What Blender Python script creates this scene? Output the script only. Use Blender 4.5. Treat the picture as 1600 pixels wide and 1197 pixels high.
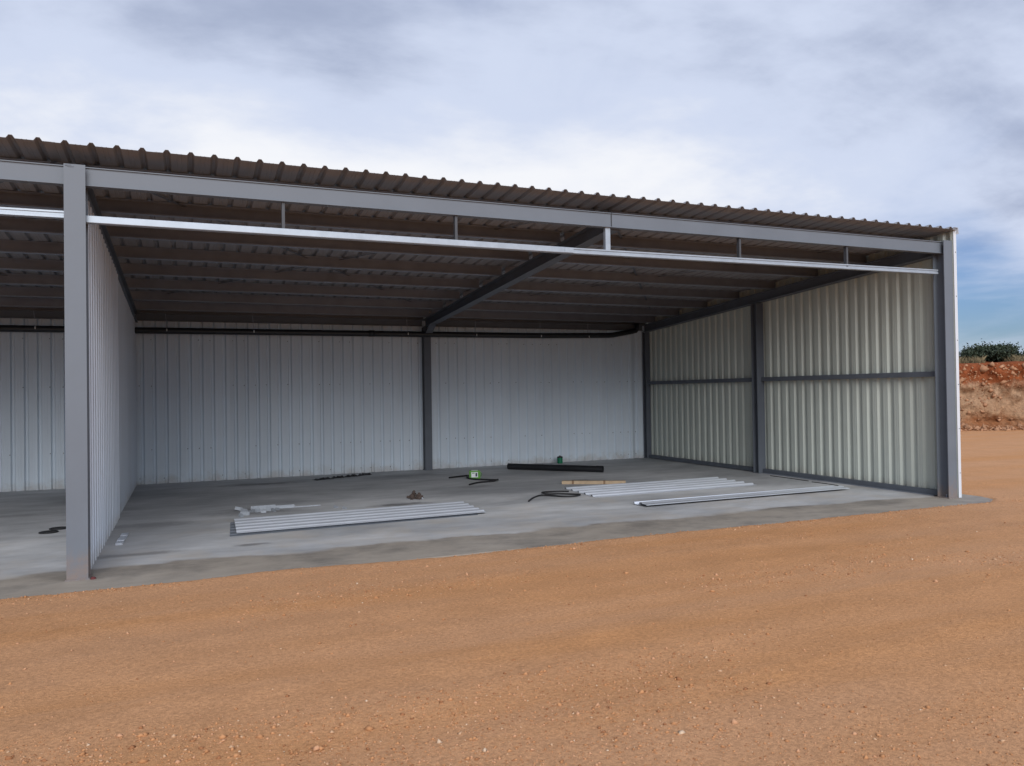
import bpy, math, random
import numpy as np
from mathutils import Vector, Matrix

random.seed(7)
rng = np.random.default_rng(11)
scene = bpy.context.scene
for o in list(bpy.data.objects):
    bpy.data.objects.remove(o)
COL = scene.collection

# ------------------------------------------------------------------ camera
CAM = Vector((0.971, -7.646, 1.566))
YAW, PITCH, ROLL = 0.3964, 0.0123, -0.0144
fwd = Vector((math.sin(YAW) * math.cos(PITCH), math.cos(YAW) * math.cos(PITCH), math.sin(PITCH)))
rgt = Vector((math.cos(YAW), -math.sin(YAW), 0))
upv = rgt.cross(fwd)
r2 = rgt * math.cos(ROLL) + upv * math.sin(ROLL)
u2 = -rgt * math.sin(ROLL) + upv * math.cos(ROLL)
cd = bpy.data.cameras.new('camera')
cd.sensor_width = 36
cd.lens = 36 * 1212.2 / 1600
cd.clip_start = 0.05
cd.clip_end = 3000
cam = bpy.data.objects.new('camera', cd)
cam.matrix_world = Matrix(((r2.x, u2.x, -fwd.x, CAM.x), (r2.y, u2.y, -fwd.y, CAM.y),
                           (r2.z, u2.z, -fwd.z, CAM.z), (0, 0, 0, 1)))
COL.objects.link(cam)
scene.camera = cam

# ------------------------------------------------------------------ sky
SUN_EL, SUN_AZ = math.radians(33), math.radians(192)      # azimuth clockwise from +Y
world = bpy.data.worlds.new('World')
scene.world = world
world.use_nodes = True
nt = world.node_tree
nt.nodes.clear()
def N(t, typ, **kw):
    n = t.nodes.new(typ)
    for k, v in kw.items():
        if k == 'inp':
            for a, b in v.items():
                n.inputs[a].default_value = b
        else:
            setattr(n, k, v)
    return n
def build_world():
    L = nt.links.new
    out = N(nt, 'ShaderNodeOutputWorld')
    bg = N(nt, 'ShaderNodeBackground')
    bg.inputs['Strength'].default_value = 0.1
    sky = N(nt, 'ShaderNodeTexSky', sky_type='NISHITA', sun_disc=False, sun_elevation=SUN_EL,
            sun_rotation=SUN_AZ, air_density=1.0, dust_density=1.0, ozone_density=1.5)
    tc = N(nt, 'ShaderNodeTexCoord')
    sep = N(nt, 'ShaderNodeSeparateXYZ')
    L(tc.outputs['Generated'], sep.inputs[0])
    # flatten the direction onto a cloud deck
    za = N(nt, 'ShaderNodeMath', operation='MAXIMUM'); L(sep.outputs['Z'], za.inputs[0]); za.inputs[1].default_value = 0.0
    zb = N(nt, 'ShaderNodeMath', operation='ADD'); L(za.outputs[0], zb.inputs[0]); zb.inputs[1].default_value = 0.16
    dx = N(nt, 'ShaderNodeMath', operation='DIVIDE'); L(sep.outputs['X'], dx.inputs[0]); L(zb.outputs[0], dx.inputs[1])
    dy = N(nt, 'ShaderNodeMath', operation='DIVIDE'); L(sep.outputs['Y'], dy.inputs[0]); L(zb.outputs[0], dy.inputs[1])
    cmb = N(nt, 'ShaderNodeCombineXYZ'); L(dx.outputs[0], cmb.inputs[0]); L(dy.outputs[0], cmb.inputs[1])
    cmb.inputs[2].default_value = 3.3
    n1 = N(nt, 'ShaderNodeTexNoise', inp={'Scale': 0.75, 'Detail': 7.0, 'Roughness': 0.52, 'Distortion': 0.35})
    L(cmb.outputs[0], n1.inputs['Vector'])
    # coverage gets thinner close to the horizon, where blue shows between the banks
    cov = N(nt, 'ShaderNodeMapRange', interpolation_type='SMOOTHSTEP')
    cov.inputs[1].default_value = 0.08; cov.inputs[2].default_value = 0.20
    cov.inputs[3].default_value = -0.05; cov.inputs[4].default_value = 0.22
    L(sep.outputs['Z'], cov.inputs[0])
    cs = N(nt, 'ShaderNodeMath', operation='ADD'); L(n1.outputs['Fac'], cs.inputs[0]); L(cov.outputs[0], cs.inputs[1])
    cm = N(nt, 'ShaderNodeMapRange', interpolation_type='SMOOTHSTEP')
    cm.inputs[1].default_value = 0.34; cm.inputs[2].default_value = 0.62
    L(cs.outputs[0], cm.inputs[0])
    # thickness: thin cloud is bright, thick cloud is grey
    mp = N(nt, 'ShaderNodeMapping'); L(cmb.outputs[0], mp.inputs[0]); mp.inputs['Location'].default_value = (-5.03, -16.37, 6.42)
    n2 = N(nt, 'ShaderNodeTexNoise', inp={'Scale': 0.62, 'Detail': 8.0, 'Roughness': 0.57, 'Distortion': 0.25})
    L(mp.outputs[0], n2.inputs['Vector'])
    cr = N(nt, 'ShaderNodeValToRGB')
    cr.color_ramp.interpolation = 'EASE'
    e = cr.color_ramp.elements
    e[0].position = 0.34; e[0].color = (4.5, 4.58, 4.8, 1)
    e[1].position = 0.66; e[1].color = (1.85, 2.15, 2.95, 1)
    m = e.new(0.50); m.color = (3.15, 3.5, 4.35, 1)
    # the deck is thinner and brighter lower down, heavier overhead
    tk = N(nt, 'ShaderNodeMapRange', interpolation_type='SMOOTHSTEP')
    tk.inputs[1].default_value = 0.30; tk.inputs[2].default_value = 0.50; tk.inputs[3].default_value = -0.015; tk.inputs[4].default_value = 0.05
    L(sep.outputs['Z'], tk.inputs[0])
    ta = N(nt, 'ShaderNodeMath', operation='ADD'); L(n2.outputs['Fac'], ta.inputs[0]); L(tk.outputs[0], ta.inputs[1])
    L(ta.outputs[0], cr.inputs[0])
    mix = N(nt, 'ShaderNodeMix', data_type='RGBA')
    L(cm.outputs[0], mix.inputs['Factor'])
    tint = N(nt, 'ShaderNodeMix', data_type='RGBA', blend_type='MULTIPLY'); tint.inputs['Factor'].default_value = 1
    L(sky.outputs[0], tint.inputs['A']); tint.inputs['B'].default_value = (0.27, 0.34, 0.49, 1)
    L(tint.outputs['Result'], mix.inputs['A']); L(cr.outputs[0], mix.inputs['B'])
    L(mix.outputs['Result'], bg.inputs['Color'])
    L(bg.outputs[0], out.inputs[0])
build_world()

# ------------------------------------------------------------------ sun (veiled by cloud)
sl = bpy.data.lights.new('sun', 'SUN')
sl.energy = 1.5
sl.angle = math.radians(50)
sl.color = (1.0, 0.985, 0.965)
sun = bpy.data.objects.new('sun', sl)
sd = Vector((math.sin(SUN_AZ) * math.cos(SUN_EL), math.cos(SUN_AZ) * math.cos(SUN_EL), math.sin(SUN_EL)))
sun.rotation_euler = sd.to_track_quat('Z', 'Y').to_euler()
sun.location = (0, -20, 20)
COL.objects.link(sun)

vs = scene.view_settings
vs.view_transform = 'Standard'
vs.look = 'None'
vs.exposure = 1.02
vs.gamma = 1.0
vs.use_curve_mapping = False
scene.render.engine = 'CYCLES'
scene.cycles.max_bounces = 6
scene.cycles.diffuse_bounces = 5
scene.cycles.glossy_bounces = 2
scene.cycles.caustics_reflective = False
scene.cycles.caustics_refractive = False

# ------------------------------------------------------------------ materials
MATS = {}
def mat(name, col, rough=0.6, metal=0.0, spec=0.5, var=None, bump=None):
    """principled material; var=(scale, amount, detail) uneven colour, bump=(scale, strength)"""
    m = bpy.data.materials.new(name)
    m.use_nodes = True
    t = m.node_tree
    b = t.nodes['Principled BSDF']
    b.inputs['Base Color'].default_value = (*col, 1)
    b.inputs['Roughness'].default_value = rough
    b.inputs['Metallic'].default_value = metal
    b.inputs['Specular IOR Level'].default_value = spec
    tc = N(t, 'ShaderNodeTexCoord')
    if var:
        n = N(t, 'ShaderNodeTexNoise', inp={'Scale': var[0], 'Detail': var[2] if len(var) > 2 else 5.0, 'Roughness': 0.6})
        t.links.new(tc.outputs['Object'], n.inputs['Vector'])
        mr = N(t, 'ShaderNodeMapRange')
        mr.inputs[1].default_value = 0.25; mr.inputs[2].default_value = 0.75
        mr.inputs[3].default_value = 1 - var[1]; mr.inputs[4].default_value = 1 + var[1]
        t.links.new(n.outputs['Fac'], mr.inputs[0])
        mx = N(t, 'ShaderNodeMix', data_type='RGBA', blend_type='MULTIPLY')
        mx.inputs['Factor'].default_value = 1
        mx.inputs['A'].default_value = (*col, 1)
        t.links.new(mr.outputs[0], mx.inputs['B'])
        t.links.new(mx.outputs['Result'], b.inputs['Base Color'])
        rr = N(t, 'ShaderNodeMapRange')
        rr.inputs[3].default_value = max(0.05, rough - 0.1); rr.inputs[4].default_value = min(1, rough + 0.1)
        t.links.new(n.outputs['Fac'], rr.inputs[0])
        t.links.new(rr.outputs[0], b.inputs['Roughness'])
    if bump:
        n = N(t, 'ShaderNodeTexNoise', inp={'Scale': bump[0], 'Detail': 4.0})
        t.links.new(tc.outputs['Object'], n.inputs['Vector'])
        bp = N(t, 'ShaderNodeBump', inp={'Strength': bump[1], 'Distance': 0.02})
        t.links.new(n.outputs['Fac'], bp.inputs['Height'])
        t.links.new(bp.outputs[0], b.inputs['Normal'])
    MATS[name] = m
    return m

mat('paint_steel', (0.136, 0.156, 0.186), 0.5, 0, 0.4, (2.2, 0.07, 6.0), (6, 0.03))
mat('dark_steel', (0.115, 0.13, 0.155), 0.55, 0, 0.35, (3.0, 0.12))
mat('galv_purlin', (0.27, 0.295, 0.35), 0.42, 0.5, 0.5, (5.0, 0.12))
mat('galv_bright', (0.36, 0.41, 0.47), 0.42, 0.35, 0.5, (9.0, 0.12), (4, 0.04))
mat('roof_metal', (0.265, 0.265, 0.28), 0.5, 0, 0.4, (2.0, 0.08))
mat('wall_offwhite', (0.66, 0.74, 0.82), 0.42, 0, 0.45, (0.9, 0.06), (1.3, 0.12))
mat('wall_partition', (0.62, 0.68, 0.76), 0.42, 0, 0.45, (0.9, 0.05), (1.3, 0.02))
mat('wall_greenback', (0.52, 0.56, 0.51), 0.36, 0, 0.5, (0.9, 0.06), (1.3, 0.05))
mat('white_flashing', (0.60, 0.63, 0.68), 0.4, 0, 0.5, (4, 0.03))
mat('sheet_new', (0.68, 0.72, 0.79), 0.34, 0.6, 0.5, (4, 0.03))
mat('hanger_steel', (0.065, 0.07, 0.08), 0.55, 0, 0.35, (9, 0.15))
mat('black_pvc', (0.012, 0.013, 0.016), 0.45, 0, 0.5, (8, 0.2))
mat('black_rubber', (0.014, 0.014, 0.016), 0.6, 0, 0.4, (20, 0.2))
mat('screw_head', (0.10, 0.11, 0.13), 0.4, 0.5)
mat('clip_white', (0.7, 0.7, 0.7), 0.5)
mat('timber', (0.40, 0.30, 0.20), 0.75, 0, 0.3, (12, 0.2))
mat('timber_dark', (0.20, 0.125, 0.075), 0.8, 0, 0.3, (12, 0.2))
mat('green_box', (0.09, 0.27, 0.03), 0.5, 0, 0.4, (20, 0.1))
mat('label_white', (0.72, 0.74, 0.76), 0.6)
mat('label_dark', (0.03, 0.04, 0.07), 0.6)
mat('green_can', (0.004, 0.16, 0.075), 0.4, 0, 0.5, (20, 0.1))
mat('red_plastic', (0.10, 0.012, 0.014), 0.5)
mat('offcut', (0.36, 0.39, 0.43), 0.45, 0.2, 0.5, (30, 0.15))
mat('dirt_clod', (0.105, 0.08, 0.07), 0.95, 0, 0.1, (30, 0.35), (40, 0.4))
mat('bark', (0.09, 0.065, 0.045), 0.95, 0, 0.1, (10, 0.3))
mat('leaf_dark', (0.036, 0.050, 0.030), 0.6, 0, 0.25, (4, 0.35))
mat('dry_grass', (0.20, 0.16, 0.095), 0.9, 0, 0.1, (3, 0.3))
mat('rubble_rock', (0.37, 0.20, 0.115), 0.95, 0, 0.15, (5, 0.45), (12, 0.5))

def worn_paint():
    m = MATS['paint_steel']; t = m.node_tree; L = t.links.new; b = t.nodes['Principled BSDF']
    src = b.inputs['Base Color'].links[0].from_socket
    tc = N(t, 'ShaderNodeTexCoord'); sep = N(t, 'ShaderNodeSeparateXYZ'); L(tc.outputs['Object'], sep.inputs[0])
    n = N(t, 'ShaderNodeTexNoise', inp={'Scale': 9.0, 'Detail': 8.0, 'Roughness': 0.7}); L(tc.outputs['Object'], n.inputs['Vector'])
    a = N(t, 'ShaderNodeMath', operation='MULTIPLY_ADD'); L(n.outputs['Fac'], a.inputs[0]); a.inputs[1].default_value = 0.9; L(sep.outputs['Z'], a.inputs[2])
    r = N(t, 'ShaderNodeMapRange', interpolation_type='SMOOTHSTEP'); r.inputs[1].default_value = 0.35; r.inputs[2].default_value = 0.80; r.inputs[3].default_value = 0.55; r.inputs[4].default_value = 0.0
    L(a.outputs[0], r.inputs[0])
    q = N(t, 'ShaderNodeMix', data_type='RGBA'); L(r.outputs[0], q.inputs['Factor']); L(src, q.inputs['A']); q.inputs['B'].default_value = (0.26, 0.17, 0.115, 1)
    mp = N(t, 'ShaderNodeMapping'); L(tc.outputs['Object'], mp.inputs[0]); mp.inputs['Scale'].default_value = (3.0, 3.0, 1.0)
    n2 = N(t, 'ShaderNodeTexNoise', inp={'Scale': 7.0, 'Detail': 7.0, 'Roughness': 0.75}); L(mp.outputs[0], n2.inputs['Vector'])
    r2 = N(t, 'ShaderNodeMapRange', interpolation_type='SMOOTHSTEP'); r2.inputs[1].default_value = 0.66; r2.inputs[2].default_value = 0.74; r2.inputs[3].default_value = 0.0; r2.inputs[4].default_value = 0.6
    L(n2.outputs['Fac'], r2.inputs[0])
    q2 = N(t, 'ShaderNodeMix', data_type='RGBA'); L(r2.outputs[0], q2.inputs['Factor']); L(q.outputs['Result'], q2.inputs['A']); q2.inputs['B'].default_value = (0.075, 0.07, 0.075, 1)
    L(q2.outputs['Result'], b.inputs['Base Color'])
worn_paint()
def wall_grime(name, zoff):
    m = MATS[name]; t = m.node_tree; L = t.links.new; b = t.nodes['Principled BSDF']
    src = b.inputs['Base Color'].links[0].from_socket
    g = N(t, 'ShaderNodeNewGeometry'); sep = N(t, 'ShaderNodeSeparateXYZ'); L(g.outputs['Position'], sep.inputs[0])
    n = N(t, 'ShaderNodeTexNoise', inp={'Scale': 3.5, 'Detail': 8.0, 'Roughness': 0.7}); L(g.outputs['Position'], n.inputs['Vector'])
    a = N(t, 'ShaderNodeMath', operation='MULTIPLY_ADD'); L(n.outputs['Fac'], a.inputs[0]); a.inputs[1].default_value = 0.6; L(sep.outputs['Z'], a.inputs[2])
    r = N(t, 'ShaderNodeMapRange', interpolation_type='SMOOTHSTEP'); r.inputs[1].default_value = 0.22; r.inputs[2].default_value = 0.50; r.inputs[3].default_value = 0.5; r.inputs[4].default_value = 0.0
    L(a.outputs[0], r.inputs[0])
    q = N(t, 'ShaderNodeMix', data_type='RGBA'); L(r.outputs[0], q.inputs['Factor']); L(src, q.inputs['A']); q.inputs['B'].default_value = (0.36, 0.30, 0.235, 1)
    # each sheet takes its paint a little differently
    oi = N(t, 'ShaderNodeObjectInfo')
    mr = N(t, 'ShaderNodeMapRange'); mr.inputs[3].default_value = 0.95; mr.inputs[4].default_value = 1.04; L(oi.outputs['Random'], mr.inputs[0])
    v = N(t, 'ShaderNodeMix', data_type='RGBA', blend_type='MULTIPLY'); v.inputs['Factor'].default_value = 1; L(q.outputs['Result'], v.inputs['A']); L(mr.outputs[0], v.inputs['B'])
    L(v.outputs['Result'], b.inputs['Base Color'])
for w in ('wall_offwhite', 'wall_partition', 'wall_greenback'): wall_grime(w, 0)

def dirt_material():
    m = bpy.data.materials.new('red_dirt'); m.use_nodes = True
    t = m.node_tree; L = t.links.new
    b = t.nodes['Principled BSDF']
    b.inputs['Roughness'].default_value = 0.95
    b.inputs['Specular IOR Level'].default_value = 0.12
    tc = N(t, 'ShaderNodeTexCoord')
    # wheel-smoothed strips run along the front of the shed
    mp = N(t, 'ShaderNodeMapping'); L(tc.outputs['Object'], mp.inputs[0])
    mp.inputs['Rotation'].default_value = (0, 0, 0.10); mp.inputs['Scale'].default_value = (0.16, 1.0, 1)
    nA = N(t, 'ShaderNodeTexNoise', inp={'Scale': 0.9, 'Detail': 6.0, 'Roughness': 0.6, 'Distortion': 0.6}); L(mp.outputs[0], nA.inputs['Vector'])
    rA = N(t, 'ShaderNodeMapRange', interpolation_type='SMOOTHSTEP'); rA.inputs[1].default_value = 0.26; rA.inputs[2].default_value = 0.66
    L(nA.outputs['Fac'], rA.inputs[0])
    nB = N(t, 'ShaderNodeTexNoise', inp={'Scale': 1.6, 'Detail': 8.0, 'Roughness': 0.65}); L(tc.outputs['Object'], nB.inputs['Vector'])
    nC = N(t, 'ShaderNodeTexNoise', inp={'Scale': 45.0, 'Detail': 5.0, 'Roughness': 0.7}); L(tc.outputs['Object'], nC.inputs['Vector'])
    nD = N(t, 'ShaderNodeTexNoise', inp={'Scale': 210.0, 'Detail': 3.0, 'Roughness': 0.7}); L(tc.outputs['Object'], nD.inputs['Vector'])
    mx = N(t, 'ShaderNodeMix', data_type='RGBA')
    mx.inputs['A'].default_value = (0.52, 0.254, 0.108, 1)      # loose orange gravel
    mx.inputs['B'].default_value = (0.53, 0.286, 0.150, 1)      # compacted dusty pink
    L(rA.outputs[0], mx.inputs['Factor'])
    m2 = N(t, 'ShaderNodeMapRange'); m2.inputs[1].default_value = 0.3; m2.inputs[2].default_value = 0.7; m2.inputs[3].default_value = 0.93; m2.inputs[4].default_value = 1.06
    L(nB.outputs['Fac'], m2.inputs[0])
    m3 = N(t, 'ShaderNodeMapRange'); m3.inputs[1].default_value = 0.30; m3.inputs[2].default_value = 0.62; m3.inputs[3].default_value = 0.72; m3.inputs[4].default_value = 1.10
    L(nC.outputs['Fac'], m3.inputs[0])
    m4 = N(t, 'ShaderNodeMapRange'); m4.inputs[1].default_value = 0.3; m4.inputs[2].default_value = 0.7; m4.inputs[3].default_value = 0.70; m4.inputs[4].default_value = 1.27
    L(nD.outputs['Fac'], m4.inputs[0])
    p1 = N(t, 'ShaderNodeMath', operation='MULTIPLY'); L(m2.outputs[0], p1.inputs[0]); L(m3.outputs[0], p1.inputs[1])
    p2 = N(t, 'ShaderNodeMath', operation='MULTIPLY'); L(p1.outputs[0], p2.inputs[0]); L(m4.outputs[0], p2.inputs[1])
    mm = N(t, 'ShaderNodeMix', data_type='RGBA', blend_type='MULTIPLY'); mm.inputs['Factor'].default_value = 1
    L(mx.outputs['Result'], mm.inputs['A']); L(p2.outputs[0], mm.inputs['B'])
    L(mm.outputs['Result'], b.inputs['Base Color'])
    ad = N(t, 'ShaderNodeMath', operation='MULTIPLY_ADD'); L(nD.outputs['Fac'], ad.inputs[0]); ad.inputs[1].default_value = 0.35; L(nC.outputs['Fac'], ad.inputs[2])
    bp = N(t, 'ShaderNodeBump', inp={'Strength': 0.65, 'Distance': 0.018}); L(ad.outputs[0], bp.inputs['Height'])
    L(bp.outputs[0], b.inputs['Normal'])
    MATS['red_dirt'] = m
dirt_material()

def concrete_material():
    m = bpy.data.materials.new('concrete'); m.use_nodes = True
    t = m.node_tree; L = t.links.new
    b = t.nodes['Principled BSDF']
    b.inputs['Specular IOR Level'].default_value = 0.4
    tc = N(t, 'ShaderNodeTexCoord')
    sep = N(t, 'ShaderNodeSeparateXYZ'); L(tc.outputs['Object'], sep.inputs[0])
    mp = N(t, 'ShaderNodeMapping'); L(tc.outputs['Object'], mp.inputs[0]); mp.inputs['Scale'].default_value = (0.45, 1, 1)
    nA = N(t, 'ShaderNodeTexNoise', inp={'Scale': 0.9, 'Detail': 8.0, 'Roughness': 0.62, 'Distortion': 0.4}); L(mp.outputs[0], nA.inputs['Vector'])
    nB = N(t, 'ShaderNodeTexNoise', inp={'Scale': 5.0, 'Detail': 8.0, 'Roughness': 0.65}); L(mp.outputs[0], nB.inputs['Vector'])
    # muddy strip that rain and boots reach along the open front: wavy edge at y about 0.4
    nE = N(t, 'ShaderNodeTexNoise', inp={'Scale': 0.8, 'Detail': 5.0, 'Roughness': 0.55}); L(tc.outputs['Object'], nE.inputs['Vector'])
    e1 = N(t, 'ShaderNodeMath', operation='MULTIPLY_ADD'); L(nE.outputs['Fac'], e1.inputs[0]); e1.inputs[1].default_value = 0.95; L(sep.outputs['Y'], e1.inputs[2])
    eR = N(t, 'ShaderNodeMapRange', interpolation_type='SMOOTHSTEP'); eR.inputs[1].default_value = 0.80; eR.inputs[2].default_value = 0.94
    eR.inputs[3].default_value = 1; eR.inputs[4].default_value = 0
    L(e1.outputs[0], eR.inputs[0])
    base = N(t, 'ShaderNodeValToRGB'); e = base.color_ramp.elements
    e[0].position = 0.36; e[0].color = (0.285, 0.292, 0.305, 1)
    e[1].position = 0.66; e[1].color = (0.505, 0.512, 0.525, 1)
    L(nA.outputs['Fac'], base.inputs[0])
    mud = N(t, 'ShaderNodeValToRGB'); e = mud.color_ramp.elements
    e[0].position = 0.30; e[0].color = (0.135, 0.112, 0.086, 1)
    e[1].position = 0.70; e[1].color = (0.23, 0.198, 0.160, 1)
    L(nB.outputs['Fac'], mud.inputs[0])
    mf = N(t, 'ShaderNodeMath', operation='MULTIPLY'); L(eR.outputs[0], mf.inputs[0]); mf.inputs[1].default_value = 0.85
    mx = N(t, 'ShaderNodeMix', data_type='RGBA'); L(mf.outputs[0], mx.inputs['Factor'])
    L(base.outputs[0], mx.inputs['A']); L(mud.outputs[0], mx.inputs['B'])
    # trowel marks and oily smears
    m3 = N(t, 'ShaderNodeMapRange'); m3.inputs[1].default_value = 0.3; m3.inputs[2].default_value = 0.7; m3.inputs[3].default_value = 0.86; m3.inputs[4].default_value = 1.1
    L(nB.outputs['Fac'], m3.inputs[0])
    mm = N(t, 'ShaderNodeMix', data_type='RGBA', blend_type='MULTIPLY'); mm.inputs['Factor'].default_value = 1
    L(mx.outputs['Result'], mm.inputs['A']); L(m3.outputs[0], mm.inputs['B'])
    nT = N(t, 'ShaderNodeTexNoise', inp={'Scale': 1.1, 'Detail': 9.0, 'Roughness': 0.7}); L(tc.outputs['Object'], nT.inputs['Vector'])
    dT = N(t, 'ShaderNodeMath', operation='MULTIPLY_ADD'); L(sep.outputs['Y'], dT.inputs[0]); dT.inputs[1].default_value = -0.05; L(nT.outputs['Fac'], dT.inputs[2])
    rT = N(t, 'ShaderNodeMapRange', interpolation_type='SMOOTHSTEP'); rT.inputs[1].default_value = 0.36; rT.inputs[2].default_value = 0.60; rT.inputs[3].default_value = 0.0; rT.inputs[4].default_value = 0.42
    L(dT.outputs[0], rT.inputs[0])
    qT = N(t, 'ShaderNodeMix', data_type='RGBA'); L(rT.outputs[0], qT.inputs['Factor']); L(mm.outputs['Result'], qT.inputs['A']); qT.inputs['B'].default_value = (0.42, 0.365, 0.30, 1)
    prev = qT.outputs['Result']
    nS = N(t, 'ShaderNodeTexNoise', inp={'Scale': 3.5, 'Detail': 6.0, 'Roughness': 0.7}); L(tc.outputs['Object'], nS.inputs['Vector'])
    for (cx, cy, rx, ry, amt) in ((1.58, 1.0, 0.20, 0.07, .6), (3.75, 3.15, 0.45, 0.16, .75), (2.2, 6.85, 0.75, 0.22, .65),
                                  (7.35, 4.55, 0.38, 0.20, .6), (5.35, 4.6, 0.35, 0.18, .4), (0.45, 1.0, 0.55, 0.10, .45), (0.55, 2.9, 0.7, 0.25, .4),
                                  (4.9, 6.9, 0.9, 0.3, .35), (1.85, 3.5, 0.55, 0.32, .5), (-1.3, 4.6, 0.6, 0.15, .4), (8.3, 0.42, 0.8, 0.08, .35)):  # one patch, around the offcut heap, paints in the shade beneath the pieces
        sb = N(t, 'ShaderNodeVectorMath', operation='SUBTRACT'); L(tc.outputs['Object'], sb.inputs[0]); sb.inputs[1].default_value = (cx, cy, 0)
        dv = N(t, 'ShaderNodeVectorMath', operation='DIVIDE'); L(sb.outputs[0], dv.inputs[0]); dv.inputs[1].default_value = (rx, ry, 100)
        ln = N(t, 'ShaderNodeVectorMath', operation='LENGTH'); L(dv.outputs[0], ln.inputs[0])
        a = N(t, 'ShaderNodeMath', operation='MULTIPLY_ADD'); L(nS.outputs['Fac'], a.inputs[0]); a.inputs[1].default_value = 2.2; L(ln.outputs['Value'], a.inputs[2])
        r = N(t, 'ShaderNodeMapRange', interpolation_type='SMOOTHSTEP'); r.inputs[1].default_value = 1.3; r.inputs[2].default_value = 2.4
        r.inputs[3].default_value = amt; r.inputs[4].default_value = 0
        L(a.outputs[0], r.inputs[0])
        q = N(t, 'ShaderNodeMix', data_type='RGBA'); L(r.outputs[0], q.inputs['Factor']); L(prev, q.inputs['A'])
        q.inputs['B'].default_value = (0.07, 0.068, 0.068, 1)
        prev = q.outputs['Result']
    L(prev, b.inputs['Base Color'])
    rr = N(t, 'ShaderNodeMapRange'); rr.inputs[3].default_value = 0.5; rr.inputs[4].default_value = 0.85; L(nA.outputs['Fac'], rr.inputs[0])
    L(rr.outputs[0], b.inputs['Roughness'])
    bp = N(t, 'ShaderNodeBump', inp={'Strength': 0.12, 'Distance': 0.01}); L(nB.outputs['Fac'], bp.inputs['Height']); L(bp.outputs[0], b.inputs['Normal'])
    MATS['concrete'] = m
concrete_material()

def bank_material():
    m = bpy.data.materials.new('bank_earth'); m.use_nodes = True
    t = m.node_tree; L = t.links.new
    b = t.nodes['Principled BSDF']; b.inputs['Roughness'].default_value = 0.95; b.inputs['Specular IOR Level'].default_value = 0.1
    tc = N(t, 'ShaderNodeTexCoord'); sep = N(t, 'ShaderNodeSeparateXYZ'); L(tc.outputs['Object'], sep.inputs[0])
    n1 = N(t, 'ShaderNodeTexNoise', inp={'Scale': 0.8, 'Detail': 8.0, 'Roughness': 0.65}); L(tc.outputs['Object'], n1.inputs['Vector'])
    n2 = N(t, 'ShaderNodeTexNoise', inp={'Scale': 6.0, 'Detail': 8.0, 'Roughness': 0.7}); L(tc.outputs['Object'], n2.inputs['Vector'])
    a = N(t, 'ShaderNodeMath', operation='MULTIPLY_ADD'); L(n1.outputs['Fac'], a.inputs[0]); a.inputs[1].default_value = 1.7; L(sep.outputs['Z'], a.inputs[2])
    cr = N(t, 'ShaderNodeValToRGB'); e = cr.color_ramp.elements
    sc = N(t, 'ShaderNodeMath', operation='DIVIDE'); L(a.outputs[0], sc.inputs[0]); sc.inputs[1].default_value = 3.8
    e[0].position = 0.0; e[0].color = (0.27, 0.11, 0.045, 1)
    e[1].position = 1.0; e[1].color = (0.30, 0.105, 0.045, 1)
    for p, c in ((0.26, (0.28, 0.115, 0.05)), (0.36, (0.36, 0.215, 0.125)), (0.62, (0.40, 0.26, 0.165)), (0.69, (0.27, 0.085, 0.033)), (0.84, (0.24, 0.07, 0.028))):
        k = e.new(p); k.color = (*c, 1)
    L(sc.outputs[0], cr.inputs[0])
    m3 = N(t, 'ShaderNodeMapRange'); m3.inputs[1].default_value = 0.3; m3.inputs[2].default_value = 0.7; m3.inputs[3].default_value = 0.6; m3.inputs[4].default_value = 1.35
    L(n2.outputs['Fac'], m3.inputs[0])
    mm = N(t, 'ShaderNodeMix', data_type='RGBA', blend_type='MULTIPLY'); mm.inputs['Factor'].default_value = 1
    L(cr.outputs[0], mm.inputs['A']); L(m3.outputs[0], mm.inputs['B']); L(mm.outputs['Result'], b.inputs['Base Color'])
    bp = N(t, 'ShaderNodeBump', inp={'Strength': 1.0, 'Distance': 0.12}); L(n2.outputs['Fac'], bp.inputs['Height']); L(bp.outputs[0], b.inputs['Normal'])
    MATS['bank_earth'] = m
bank_material()

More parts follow.
